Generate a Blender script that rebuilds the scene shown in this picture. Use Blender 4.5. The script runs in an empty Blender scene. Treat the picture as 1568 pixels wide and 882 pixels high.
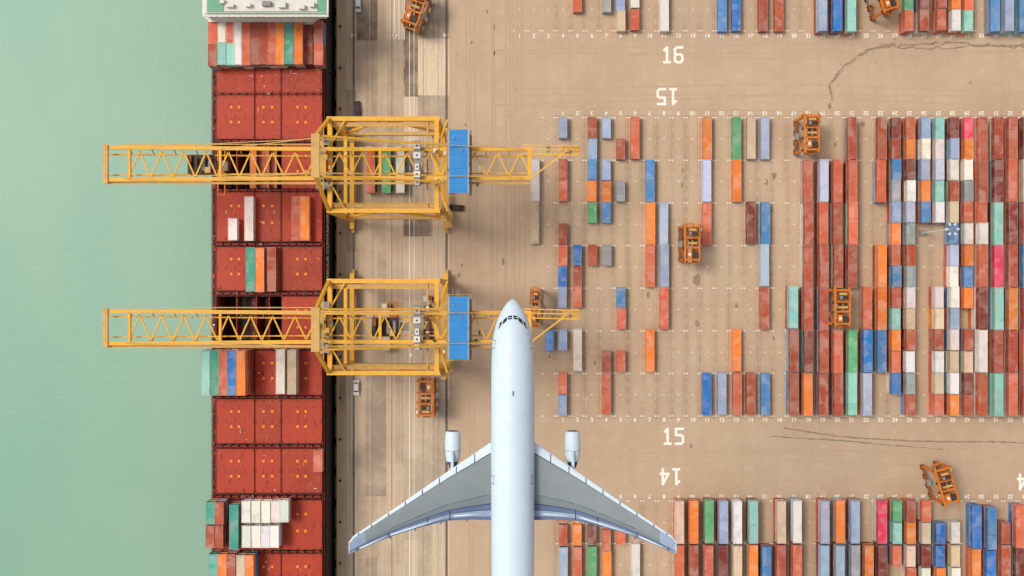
import bpy, math, random
from mathutils import Vector, Matrix
random.seed(7)
H=320.0; S=0.19
def P(px,py,z=0.0):
    k=S*(H-z)/H
    return Vector(((px-784)*k,(441-py)*k,z))
def lin(c):
    return tuple((v/255/12.92 if v/255<=0.04045 else ((v/255+0.055)/1.055)**2.4) for v in c)
scene=bpy.context.scene
# ---------------------------------------------------------------- materials
def newmat(name):
    m=bpy.data.materials.new(name); m.use_nodes=True
    nt=m.node_tree; b=nt.nodes['Principled BSDF']; return m,nt,b
def N(nt,t,**kw):
    n=nt.nodes.new(t)
    for k,v in kw.items(): setattr(n,k,v)
    return n
def noise(nt,vec,scale,detail=4,rough=0.6):
    n=N(nt,'ShaderNodeTexNoise'); n.inputs['Scale'].default_value=scale
    n.inputs['Detail'].default_value=detail; n.inputs['Roughness'].default_value=rough
    nt.links.new(vec,n.inputs['Vector']); return n.outputs['Fac']
def mapping(nt,src,scale):
    m=N(nt,'ShaderNodeMapping'); m.inputs['Scale'].default_value=scale
    nt.links.new(src,m.inputs['Vector']); return m.outputs['Vector']
def ramp(nt,fac,a,b,ca=(0,0,0,1),cb=(1,1,1,1)):
    r=N(nt,'ShaderNodeValToRGB'); e=r.color_ramp.elements
    e[0].position=a; e[1].position=b; e[0].color=ca; e[1].color=cb
    nt.links.new(fac,r.inputs['Fac']); return r.outputs['Color']
def g4(v): return (v,v,v,1)
def mix(nt,fac,a,b,mode='MIX'):
    m=N(nt,'ShaderNodeMix'); m.data_type='RGBA'; m.blend_type=mode
    for i,v in ((0,fac),(6,a),(7,b)):
        if hasattr(v,'is_linked') or hasattr(v,'links'): nt.links.new(v,m.inputs[i])
        elif isinstance(v,(int,float)): m.inputs[i].default_value=v
        else: m.inputs[i].default_value=(*v[:3],1)
    return m.outputs[2]
def paint(name,rgb,rough=0.55,var=0.25,scale=0.6,dirt=(70,50,40),metal=0.0,dirtamt=0.35):
    m,nt,b=newmat(name); c=lin(rgb)
    tc=N(nt,'ShaderNodeTexCoord').outputs['Object']
    n1=noise(nt,tc,scale,5); n2=noise(nt,tc,scale*5,4)
    base=mix(nt,ramp(nt,n1,0.35,0.7),c,tuple(v*(1-var) for v in c))
    f=N(nt,'ShaderNodeMath',operation='MULTIPLY'); nt.links.new(ramp(nt,n2,0.52,0.75),f.inputs[0]); f.inputs[1].default_value=dirtamt
    nt.links.new(mix(nt,f.outputs[0],base,lin(dirt)),b.inputs['Base Color'])
    b.inputs['Roughness'].default_value=rough; b.inputs['Metallic'].default_value=metal
    b.inputs['Specular IOR Level'].default_value=0.25
    return m
def container_mat(name,lighten):
    m,nt,b=newmat(name)
    oi=N(nt,'ShaderNodeObjectInfo')
    tc=N(nt,'ShaderNodeTexCoord').outputs['Object']
    add=N(nt,'ShaderNodeVectorMath',operation='ADD'); nt.links.new(tc,add.inputs[0])
    cx=N(nt,'ShaderNodeCombineXYZ'); mm=N(nt,'ShaderNodeMath',operation='MULTIPLY'); mm.inputs[1].default_value=300
    nt.links.new(oi.outputs['Random'],mm.inputs[0])
    for i in range(3): nt.links.new(mm.outputs[0],cx.inputs[i])
    nt.links.new(cx.outputs[0],add.inputs[1]); v=add.outputs[0]
    n1=noise(nt,v,0.3,4); n2=noise(nt,v,1.7,6,0.7); n3=noise(nt,mapping(nt,v,(3,0.25,1)),1.0,4)
    vo=N(nt,'ShaderNodeTexVoronoi'); vo.distance='CHEBYCHEV'; vo.inputs['Scale'].default_value=0.45
    nt.links.new(v,vo.inputs['Vector'])
    vr=N(nt,'ShaderNodeSeparateColor'); nt.links.new(vo.outputs['Color'],vr.inputs[0])
    col=oi.outputs['Color']
    col=mix(nt,lighten,col,(0.75,0.72,0.68))
    col=mix(nt,ramp(nt,vr.outputs[0],0.72,0.74,g4(0),g4(.12)),col,(0.75,0.68,0.6))
    col=mix(nt,ramp(nt,vr.outputs[1],0.80,0.82,g4(0),g4(.14)),col,(0.12,0.08,0.06))
    fade=mix(nt,ramp(nt,n1,0.42,0.7,g4(0),g4(.16)),col,(0.66,0.56,0.44))
    rust=mix(nt,ramp(nt,n2,0.58,0.76,g4(0),g4(.45)),fade,(0.19,0.085,0.04))
    streak=mix(nt,ramp(nt,n3,0.5,0.75,g4(0),g4(.2)),rust,(0.22,0.15,0.10))
    nt.links.new(streak,b.inputs['Base Color']); b.inputs['Roughness'].default_value=0.6
    b.inputs['Specular IOR Level'].default_value=0.2
    return m
M_cont=container_mat('container_paint',0.0); M_contf=container_mat('container_frame_highlight',0.16)  # frame copy mixed towards white: edge highlights painted into its colour
M_yel=paint('crane_yellow_paint',(232,172,60),var=0.15,dirt=(150,100,48),dirtamt=0.45)
M_yel2=paint('crane_yellow_faded',(206,162,92),var=0.25,dirt=(126,92,56))
M_blue=paint('machinery_roof_blue',(50,132,196),var=0.12,dirt=(90,150,190),scale=0.3)
M_grey=paint('grey_steel',(146,142,136),dirt=(70,60,50))
M_dark=paint('dark_steel',(70,56,48),dirt=(30,25,22))
M_white=paint('white_paint',(216,212,202),dirt=(160,130,100),var=0.1)
M_black=paint('rubber_black',(30,28,28),rough=0.8)
M_or=paint('carrier_orange',(220,124,42),var=0.25,dirt=(90,54,32),dirtamt=0.7,scale=1.2)
M_or2=paint('carrier_orange_dark',(150,88,48),var=0.3,dirt=(60,44,32),dirtamt=0.8,scale=1.2)
M_hatch=paint('hatch_red',(176,62,38),var=0.16,scale=0.12,dirt=(134,46,32),dirtamt=0.5)
M_hatchb=paint('hatch_red_weathered',(164,60,38),var=0.22,scale=0.14,dirt=(190,96,64),dirtamt=0.4)
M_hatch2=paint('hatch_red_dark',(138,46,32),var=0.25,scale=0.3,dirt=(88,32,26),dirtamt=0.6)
M_deck=paint('ship_deck_maroon',(98,34,28),var=0.5,scale=0.5,dirt=(38,24,22),dirtamt=0.85)
M_hull=paint('ship_hull_black',(40,32,34),var=0.3,scale=0.2,dirt=(80,44,34),dirtamt=0.5)
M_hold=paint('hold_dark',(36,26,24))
M_green=paint('deck_green',(110,165,130),var=0.25,scale=0.5,dirt=(180,190,170))
M_dot=paint('lashing_socket_yellow',(234,136,44),var=.1,dirtamt=.1)
M_glass=newmat('dark_glass')[0]; M_glass.node_tree.nodes['Principled BSDF'].inputs['Base Color'].default_value=(0.015,0.02,0.03,1); M_glass.node_tree.nodes['Principled BSDF'].inputs['Roughness'].default_value=0.15
M_pw=paint('aircraft_white',(204,217,228),rough=0.4,var=0.07,scale=0.12,dirt=(184,198,216),dirtamt=0.35)
M_pg=paint('aircraft_wing_grey',(134,141,142),rough=0.5,var=0.1,scale=0.3,dirt=(116,124,130),dirtamt=0.4)
M_pg2=paint('aircraft_wing_grey_dark',(122,130,134),rough=0.5,var=0.1,scale=0.3,dirt=(104,112,124),dirtamt=0.35)
M_pb=paint('aircraft_flap_bluegrey',(102,116,146),rough=0.5,var=0.25,scale=0.5,dirt=(80,92,124),dirtamt=0.5)
M_pb2=paint('aircraft_flap_pale',(150,164,186),rough=0.5,var=0.2,scale=0.5,dirt=(110,124,154),dirtamt=0.6)
M_pl=paint('aircraft_gap_dark',(66,74,96),rough=0.5)
M_pwb=paint('aircraft_slat_white',(206,218,226),rough=0.4,var=0.05,dirt=(176,192,210))
M_steel=paint('bare_metal',(120,120,125),metal=0.6,rough=0.4)
def marking(name,rgb,lo=0.35,hi=0.6,bg=(184,156,126)):
    m,nt,b=newmat(name); g=N(nt,'ShaderNodeNewGeometry').outputs['Position']
    f=ramp(nt,noise(nt,g,1.6,6,0.75),lo,hi)
    nt.links.new(mix(nt,f,lin(bg),lin(rgb)),b.inputs['Base Color']); b.inputs['Roughness'].default_value=0.85
    return m
M_mark=marking('road_paint_white',(234,226,212),0.30,0.42)
M_markf=marking('road_paint_faded',(216,198,174),0.40,0.68)
M_marky=marking('road_paint_yellow',(204,162,92),0.4,0.6)
M_tar=marking('tar_dark',(126,106,86),0.35,0.6,(164,138,112))
M_tyre=marking('tyre_rubber_trace',(158,132,108),0.45,0.75)
def ground_mat(name,lanes):
    m,nt,b=newmat(name); g=N(nt,'ShaderNodeNewGeometry').outputs['Position']
    big=noise(nt,g,0.010,4); mid=noise(nt,g,0.06,6,0.62); fine=noise(nt,g,1.1,5,0.7); blot=noise(nt,g,0.28,5,0.65)
    sv=noise(nt,mapping(nt,g,(1.0,0.10,1)),0.25,5,0.6)
    c=mix(nt,ramp(nt,big,0.38,0.62),lin((194,168,140)),lin((184,157,130)))
    c=mix(nt,ramp(nt,mid,0.38,0.7,g4(0),g4(.5)),c,lin((172,143,116)))
    c=mix(nt,ramp(nt,sv,0.48,0.72,g4(0),g4(.22)),c,lin((164,138,112)))
    c=mix(nt,ramp(nt,blot,0.52,0.72,g4(0),g4(.3)),c,lin((206,182,154)))
    c=mix(nt,ramp(nt,fine,0.52,0.8,g4(0),g4(.3)),c,lin((142,116,92)))
    if lanes:
        sx=N(nt,'ShaderNodeSeparateXYZ'); nt.links.new(g,sx.inputs[0])
        a=N(nt,'ShaderNodeMath',operation='MULTIPLY_ADD'); a.inputs[1].default_value=2*math.pi/4.199; a.inputs[2].default_value=-2*math.pi*(862-784)*.19/4.199
        nt.links.new(sx.outputs[0],a.inputs[0]); cs=N(nt,'ShaderNodeMath',operation='COSINE'); nt.links.new(a.outputs[0],cs.inputs[0])
        mr=N(nt,'ShaderNodeMapRange'); mr.inputs[1].default_value=0.3; mr.inputs[2].default_value=-1.0; mr.inputs[3].default_value=0.06; mr.inputs[4].default_value=.5
        nt.links.new(cs.outputs[0],mr.inputs[0])
        mu=N(nt,'ShaderNodeMath',operation='MULTIPLY'); nt.links.new(mr.outputs[0],mu.inputs[0]); nt.links.new(ramp(nt,noise(nt,mapping(nt,g,(.25,.04,1)),1.0,4),0.3,0.62),mu.inputs[1])
        c=mix(nt,mu.outputs[0],c,lin((142,115,90)))
    nt.links.new(c,b.inputs['Base Color']); b.inputs['Roughness'].default_value=0.9
    b.inputs['Specular IOR Level'].default_value=0.2
    return m
M_ground=ground_mat('port_pavement',False); M_yard=ground_mat('yard_pavement',True)
def apron_mat():
    m,nt,b=newmat('quay_concrete'); g=N(nt,'ShaderNodeNewGeometry').outputs['Position']
    a=N(nt,'ShaderNodeAttribute'); a.attribute_name='tint'
    sv=noise(nt,mapping(nt,g,(1.0,0.05,1)),0.9,6,0.7); mid=noise(nt,g,0.12,6,0.7); fine=noise(nt,g,1.2,5,0.7)
    c=mix(nt,ramp(nt,sv,0.44,0.72,g4(0),g4(.42)),a.outputs['Color'],lin((140,120,100)))
    c=mix(nt,ramp(nt,mid,0.42,0.72,g4(0),g4(.6)),c,lin((206,186,160)))
    c=mix(nt,ramp(nt,fine,0.5,0.8,g4(0),g4(.35)),c,lin((130,110,90)))
    nt.links.new(c,b.inputs['Base Color']); b.inputs['Roughness'].default_value=0.9
    b.inputs['Specular IOR Level'].default_value=0.2
    return m
M_apron=apron_mat()
def water_mat():
    m,nt,b=newmat('harbour_water'); g=N(nt,'ShaderNodeNewGeometry').outputs['Position']
    big=noise(nt,mapping(nt,g,(1,0.6,1)),0.014,3); mid=noise(nt,mapping(nt,g,(1,.5,1)),0.05,5,0.6); rip=noise(nt,mapping(nt,g,(0.6,1,1)),0.6,4)
    sx=N(nt,'ShaderNodeSeparateXYZ'); nt.links.new(g,sx.inputs[0])
    mr=N(nt,'ShaderNodeMapRange'); mr.inputs[1].default_value=-150; mr.inputs[2].default_value=-84; nt.links.new(sx.outputs[0],mr.inputs[0])
    c=mix(nt,mr.outputs[0],lin((118,162,140)),lin((140,170,146)))
    c=mix(nt,ramp(nt,big,0.35,0.65,g4(0),g4(.7)),c,lin((136,166,140)))
    c=mix(nt,ramp(nt,mid,0.42,0.7,g4(0),g4(.4)),c,lin((118,156,136)))
    nt.links.new(c,b.inputs['Base Color']); b.inputs['Roughness'].default_value=0.4
    b.inputs['Specular IOR Level'].default_value=0.25
    bp=N(nt,'ShaderNodeBump'); bp.inputs['Strength'].default_value=0.2; bp.inputs['Distance'].default_value=0.3
    nt.links.new(rip,bp.inputs['Height']); nt.links.new(bp.outputs[0],b.inputs['Normal'])
    return m
M_water=water_mat()
# ---------------------------------------------------------------- mesh builder
class MB:
    def __init__(s): s.v=[]; s.f=[]; s.m=[]; s.mats=[]
    def mi(s,m):
        if m not in s.mats: s.mats.append(m)
        return s.mats.index(m)
    def add(s,vs,fs,m):
        o=len(s.v); s.v+= [tuple(v) for v in vs]; i=s.mi(m)
        for f in fs: s.f.append(tuple(o+k for k in f)); s.m.append(i)
    def box(s,c,d,m,rot=0.0):
        x,y,z=d[0]/2,d[1]/2,d[2]/2; R=Matrix.Rotation(rot,3,'Z'); c=Vector(c)
        vs=[c+R@Vector((a*x,b*y,e*z)) for e in(-1,1) for a,b in((-1,-1),(1,-1),(1,1),(-1,1))]
        s.add(vs,[(3,2,1,0),(4,5,6,7),(0,1,5,4),(1,2,6,5),(2,3,7,6),(3,0,4,7)],m)
    def bb(s,x0,x1,y0,y1,z0,z1,m): s.box(((x0+x1)/2,(y0+y1)/2,(z0+z1)/2),(abs(x1-x0),abs(y1-y0),abs(z1-z0)),m)
    def beam(s,p,q,w,h,m):
        p=Vector(p);q=Vector(q);d=(q-p).normalized()
        u=Vector((0,0,1)) if abs(d.z)<0.95 else Vector((0,1,0))
        a=d.cross(u).normalized()*w/2; b=a.cross(d).normalized()*h/2
        vs=[r+i*a+j*b for r in(p,q) for i,j in((-1,-1),(1,-1),(1,1),(-1,1))]
        s.add(vs,[(0,1,2,3),(7,6,5,4),(0,4,5,1),(1,5,6,2),(2,6,7,3),(3,7,4,0)],m)
    def cyl(s,p,q,r,m,n=12,r2=None):
        p=Vector(p);q=Vector(q);d=(q-p).normalized(); r2=r if r2 is None else r2
        u=Vector((0,0,1)) if abs(d.z)<0.9 else Vector((0,1,0))
        a=d.cross(u).normalized(); b=d.cross(a).normalized()
        vs=[]
        for c,rr in((p,r),(q,r2)):
            for i in range(n):
                t=2*math.pi*i/n; vs.append(c+a*math.cos(t)*rr+b*math.sin(t)*rr)
        fs=[(i,(i+1)%n,n+(i+1)%n,n+i) for i in range(n)]+[tuple(range(n))[::-1],tuple(range(n,2*n))]
        s.add(vs,fs,m)
    def quad(s,x0,x1,y0,y1,z,m): s.add([(x0,y0,z),(x1,y0,z),(x1,y1,z),(x0,y1,z)],[(0,1,2,3)],m)
    def mesh(s,name):
        me=bpy.data.meshes.new(name); me.from_pydata(s.v,[],s.f)
        for m in s.mats: me.materials.append(m)
        me.polygons.foreach_set('material_index',s.m); me.update(); return me
    def obj(s,name,loc=(0,0,0),rz=0,smooth=False):
        return place(s.mesh(name),name,loc,rz)
def place(me,name,loc=(0,0,0),rz=0):
    o=bpy.data.objects.new(name,me); o.location=loc; o.rotation_euler=(0,0,rz)
    scene.collection.objects.link(o); return o
# ---------------------------------------------------------------- ground, water
QX=-51.0
b=MB()
b.add([(QX,-3000,0),(4000,-3000,0),(4000,3000,0),(QX,3000,0)],[(0,1,2,3)],M_ground); b.obj('ground')
b=MB(); b.quad(-4000,QX+0.5,-3000,3000,-5,M_water); b.obj('water')
b=MB()
for ya,yb in ((176,641),(-218,51),(763,1098)):
    b.quad(P(838,0).x,P(1900,0).x,P(0,yb).y,P(0,ya).y,.008,M_yard)
b.obj('yard_pavement')
b=MB(); b.bb(QX-0.02,QX+1.3,-1500,1500,-9,-0.01,M_grey); 
for i in range(-40,41):
    b.bb(QX-0.9,QX-0.03,i*9-0.9,i*9+0.9,-4.2,-0.8,M_black)
b.bb(QX+0.02,QX+0.45,-1500,1500,0.02,0.25,M_marky)
for i in range(-30,31): b.cyl((QX+1.1,i*12+4,0),(QX+1.1,i*12+4,0.6),0.28,M_dark,10,0.36)
b.obj('quay_wall')
edges=[519,530,546,560,578,592,605,618,640,662,688]
xs=[P(e,0).x for e in edges]
vs=[];fs=[];cols=[]
special=[(546,578,-80,62,(112,98,84)),(618,640,-80,148,(118,100,84)),(640,688,60,146,(222,198,168)),(640,688,0,58,(150,132,112)),(618,662,335,362,(110,97,84)),(560,592,570,760,(152,136,118)),(592,618,-80,60,(206,184,158))]
for i in range(len(edges)-1):
    y=-700; base=random.choice([(192,168,140),(186,162,136),(198,176,150)])
    while y<1500:
        L=random.choice([62,93,124,186,248]); f=random.choice([1,1,1.03,.96,1.06,.9,.84]); t=tuple(v*f for v in base)
        sp=[q for q in special if q[0]<=edges[i] and q[1]>=edges[i+1]]
        y1=y+L
        for q in sp:
            if q[2]<=y<q[3]: t=q[4]; y1=min(y1,q[3])
            elif y<q[2]<y1: y1=q[2]
        a=P(0,y).y; c=P(0,y1).y; o=len(vs)
        vs+=[(xs[i],c,.012),(xs[i+1],c,.012),(xs[i+1],a,.012),(xs[i],a,.012)]; fs.append((o,o+1,o+2,o+3)); cols.append(lin(t)); y=y1
me=bpy.data.meshes.new('quay_apron'); me.from_pydata(vs,[],fs); me.materials.append(M_apron)
ca=me.color_attributes.new('tint','FLOAT_COLOR','CORNER')
for p in me.polygons:
    for li in p.loop_indices: ca.data[li].color=(*cols[p.index],1)
place(me,'quay_apron')
def line(b,x0,y0,x1,y1,w,m,z=.024):
    p=P(x0,y0,0);q=P(x1,y1,0); d=(q-p).normalized(); n=Vector((-d.y,d.x,0))*w/2
    b.add([(p-n).to_tuple()[:2]+(z,),(q-n).to_tuple()[:2]+(z,),(q+n).to_tuple()[:2]+(z,),(p+n).to_tuple()[:2]+(z,)],[(0,1,2,3)],m)
b=MB()
for x in (-46.0,-19.0):
    b.bb(x-0.34,x-0.10,-800,800,.015,.05,M_dark); b.bb(x-0.05,x+0.05,-800,800,.015,.09,M_steel); b.bb(x+0.1,x+0.24,-800,800,.015,.05,M_dark)
b.obj('crane_rail_track')
b=MB()
for x,w,m in ((530,.2,M_marky),(566,.14,M_markf),(592,.14,M_markf),(605,.16,M_markf),(613,.12,M_markf),(627,.18,M_mark),(634,.12,M_mark),(660,.14,M_markf),(694,.16,M_markf)):
    line(b,x,1400,x,-600,w,m)
for x in (598,619,668,676):
    y=-100
    while y<1000:
        line(b,x,y+20,x,y,.16,M_markf); y+=46
for x in (604,611,619,627,634): line(b,x,62,x,-60,.22,M_mark,.03)
for (x,y) in ((683,54),(542,54),(606,54)): 
    p=P(x,y); b.add([(p.x-.8,p.y-.6,.03),(p.x+.8,p.y,.03),(p.x-.8,p.y+.6,.03)],[(0,1,2)],M_mark)
b.obj('quay_lane_markings')
b=MB()
for x,w_ in ((537,.12),(571,.12),(600,.25),(648,.16),(671,.12)): line(b,x,1400,x,-600,w_,M_tar,.018)
b.obj('apron_joints')
# ---------------------------------------------------------------- yard markings
pitch=22.1; X0=862
b=MB()
def block(ya,yb,k0,k1):
    for k in range(k0,k1):
        x=X0+pitch*k
        for sx in (-9,9):
            y=ya
            while y<yb-2:
                line(b,x+sx,min(y+random.uniform(5,13),yb),x+sx,y,.13,M_markf); y+=16.2
        n=int(round((yb-ya)/65.3))
        for j in range(n+1):
            y=ya+j*65.3
            line(b,x-10.5,y,x-7.5,y,.24,M_mark,.03); line(b,x+7.5,y,x+10.5,y,.24,M_mark,.03)
            if j<n: line(b,x-1.1,y+32.6,x+1.1,y+32.6,.25,M_mark,.03)
block(180,637,-1,46); block(-214,47,-3,46); block(767,1094,0,46)
b.obj('yard_slot_markings')
glyph={}
def text_mesh(s,off=0.022):
    if s in glyph: return glyph[s]
    cu=bpy.data.curves.new('t','FONT'); cu.body=s; cu.align_x='CENTER'; cu.align_y='CENTER'; cu.offset=off
    o=bpy.data.objects.new('t',cu); scene.collection.objects.link(o); bpy.context.view_layer.update()
    me=bpy.data.meshes.new_from_object(o.evaluated_get(bpy.context.evaluated_depsgraph_get()))
    r=([v.co.copy() for v in me.vertices],[tuple(p.vertices) for p in me.polygons])
    bpy.data.objects.remove(o); bpy.data.curves.remove(cu); glyph[s]=r; return r
def put(b,s,px,py,h,rot,m,wx=1.0,z=.03):
    vs,fs=text_mesh(s); c=P(px,py); R=Matrix.Rotation(rot,3,'Z')
    b.add([c+R@Vector((v.x*h/0.73*wx,v.y*h/0.73,z)) for v in vs],fs,m)
# stencil digits drawn as strokes on a 3x5 grid (x 0..2, y 0..4)
STR={'1':[((1.1,0),(1.1,4)),((.35,3.2),(1.1,4)),((.3,0),(1.9,0))],
'6':[((2,4),(.5,4)),((0,3.5),(0,.5)),((.5,0),(1.5,0)),((2,.5),(2,1.6)),((1.5,2.1),(.1,2.1)),((.5,4),(0,3.5)),((0,.5),(.5,0)),((1.5,0),(2,.5)),((2,1.6),(1.5,2.1))],
'5':[((2,4),(.1,4)),((.1,4),(.1,2.3)),((.1,2.3),(1.5,2.3)),((1.5,2.3),(2,1.8)),((2,1.8),(2,.5)),((2,.5),(1.5,0)),((1.5,0),(0,0))],
'4':[((1.5,0),(1.5,4)),((1.5,4),(0,1.2)),((0,1.2),(2.1,1.2))]}
for s,px,py,r in (('16',1030,84,0),('15',1022,148,math.pi),('15',1031,668,0),('14',1027,730,math.pi),('14',1574,738,math.pi)):
    b=MB(); c=P(px,py); R=Matrix.Rotation(r,3,'Z'); sg=1.08; j_=0
    for i,ch in enumerate(s):
        for (p,q) in STR[ch]:
            a=Vector(((p[0]-1)*sg+(i-.5)*3.5,(p[1]-2)*sg,0)); e=Vector(((q[0]-1)*sg+(i-.5)*3.5,(q[1]-2)*sg,0)); d=(e-a).normalized(); a-=d*.28; e+=d*.28
            n_=Vector((-d.y,d.x,0))*.36; zz=.03+.003*j_; j_+=1
            b.add([c+R@v+Vector((0,0,zz)) for v in (a-n_,e-n_,e+n_,a+n_)],[(0,1,2,3)],M_mark)
    b.obj('painted_row_number')
b=MB()
for k in range(-3,33):
    x=X0+pitch*k
    if k>=0 : put(b,str(k+1),x,173,1.15,math.pi,M_mark); put(b,str(k+1),x,643,1.15,0,M_mark); put(b,str(k+1),x,760,1.15,math.pi,M_mark)
    put(b,str(k+4),x,55,1.15,0,M_mark)
b.obj('painted_slot_numbers')
b=MB()
def squig(pts,w,m,jit=3):
    prev=None
    for i in range(len(pts)-1):
        n=max(2,int(math.hypot(pts[i+1][0]-pts[i][0],pts[i+1][1]-pts[i][1])/8))
        for j in range(n):
            t=j/n; q=(pts[i][0]*(1-t)+pts[i+1][0]*t+random.uniform(-jit,jit),pts[i][1]*(1-t)+pts[i+1][1]*t+random.uniform(-jit,jit))
            if prev: line(b,*prev,*q,w*random.uniform(.6,1.4),m,.016+random.random()*.004)
            prev=q
squig([(1275,156),(1270,128),(1290,105),(1330,76),(1380,66)],.7,M_tar,1.6)
squig([(1277,156),(1272,128),(1292,105),(1334,78),(1380,70)],.7,M_tyre,2.0)
squig([(1345,70),(1420,74),(1500,70),(1600,66)],.4,M_tar)
squig([(1340,72),(1450,66),(1560,72),(1640,70)],.5,M_tar)
b.obj('pavement_crack')
b=MB()
squig([(1200,655),(1280,668),(1400,676),(1500,676),(1620,680)],.4,M_tar,.6)
squig([(1180,668),(1280,674),(1380,683),(1460,690)],.35,M_tar,.6)
squig([(1190,635),(1192,690),(1188,760)],.2,M_tyre,.6)
for i in range(14):
    x=random.uniform(705,800); squig([(x,-100),(x+random.uniform(-8,8),400),(x+random.uniform(-10,10),1000)],.4,M_tyre,.5)
for i in range(7):
    y=random.uniform(660,750); squig([(840,y),(1200,y+random.uniform(-18,18)),(1650,y+random.uniform(-10,10))],.3,M_tyre,.5)
for i in range(7):
    y=random.uniform(72,165); squig([(760,y),(1200,y+random.uniform(-18,18)),(1650,y+random.uniform(-10,10))],.3,M_tyre,.5)
b.obj('tyre_marks')
b=MB()
for i in range(120):
    px=random.uniform(700,1540);py=random.choice([random.uniform(180,640),random.uniform(-20,900)])
    c=P(px,py); r=random.uniform(.2,.8); n=11
    b.add([(c.x+math.cos(2*math.pi*j/n)*r*random.uniform(.6,1.2),c.y+math.sin(2*math.pi*j/n)*r*1.6*random.uniform(.6,1.2),.014) for j in range(n)],[tuple(range(n))],random.choice([M_tar,M_tyre,M_tyre]))
c=P(1067,428)
b.add([(c.x+math.cos(2*math.pi*j/14)*1.2*random.uniform(.6,1.2),c.y+math.sin(2*math.pi*j/14)*1.8*random.uniform(.6,1.2),.0155) for j in range(14)],[tuple(range(14))],M_tar)
b.obj('oil_stains')
# ---------------------------------------------------------------- containers
PAL={'R':(168,76,50),'S':(204,98,66),'O':(228,124,46),'B':(72,126,176),'Q':(36,108,182),'L':(148,164,188),'V':(174,180,200),'W':(222,214,202),'C':(206,178,150),'G':(94,166,112),'T':(140,196,180),'M':(62,158,134),'P':(226,64,94),'D':(126,52,44),'K':(146,146,146)}
def container_mesh(L,name):
    b=MB(); W=2.44;Hh=2.59
    for sx in (-1,1):
        for sy in (-1,1):
            b.box((sx*(W/2-.09),sy*(L/2-.09),Hh/2),(.18,.18,Hh),M_contf)
            for z in(.06,Hh-.05): b.box((sx*(W/2-.10),sy*(L/2-.12),z),(.205,.245,.13),M_contf)
        b.box((sx*(W/2-.05),0,Hh-.07),(.1,L-.38,.12),M_contf); b.box((sx*(W/2-.06),0,.09),(.12,L-.38,.16),M_contf)
    for sy in(-1,1):
        b.box((0,sy*(L/2-.06),Hh-.08),(W-.38,.12,.13),M_contf); b.box((0,sy*(L/2-.06),.09),(W-.38,.12,.16),M_contf)
    n=int(L/.28); ys=[-L/2+.2+(L-.4)*i/n for i in range(n+1)]
    for sx in(-1,1):
        vs=[]
        for i,y in enumerate(ys):
            x=sx*(W/2-.03-(.05 if i%2 else 0)); vs+=[(x,y,.16),(x,y,Hh-.12)]
        fs=[(2*i,2*i+2,2*i+3,2*i+1) if sx<0 else (2*i,2*i+1,2*i+3,2*i+2) for i in range(n)]
        b.add(vs,fs,M_cont)
    vs=[]
    for i,y in enumerate(ys):
        z=Hh-.06-(.05 if i%2 else 0); vs+=[(-W/2+.1,y,z),(W/2-.1,y,z)]
    b.add(vs,[(2*i,2*i+1,2*i+3,2*i+2) for i in range(n)],M_cont)
    b.box((0,L/2-.16,Hh/2),(W-.36,.06,Hh-.3),M_cont)
    b.box((0,-L/2+.14,Hh/2),(W-.36,.06,Hh-.3),M_cont)
    for x in(-.8,-.35,.35,.8): b.cyl((x,-L/2+.06,.2),(x,-L/2+.06,Hh-.2),.025,M_steel,6)
    return b.mesh(name)
ME40=container_mesh(12.19,'container_40ft'); ME20=container_mesh(6.06,'container_20ft')
def jit(c):
    c=lin(c); f=random.uniform(.8,1.14); return tuple(min(1,max(0,v*f*random.uniform(.93,1.07))) for v in c)
def cont_at(x,y,z,L40,code,rz=0):
    o=place(ME40 if L40 else ME20,'shipping_container',(x,y,z),rz+(math.pi if random.random()<.5 else 0)+random.uniform(-.004,.004)); o.color=(*jit(PAL[code]),1); return o
GEN='RRSSODBLWCRKT'
def cont(px,y0,y1,code,levels=1,base=0.0):
    top=base+2.59*levels+.02*levels; c=P(px+random.uniform(-.7,.7),(y0+y1)/2+random.uniform(-.5,.5),top)
    is40=(y1-y0)>46
    for l in range(levels):
        cc=code if l==levels-1 else random.choice(GEN)
        cont_at(c.x+random.uniform(-.07,.07),c.y+random.uniform(-.05,.05),base+.02+l*2.61,is40,cc)
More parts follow.
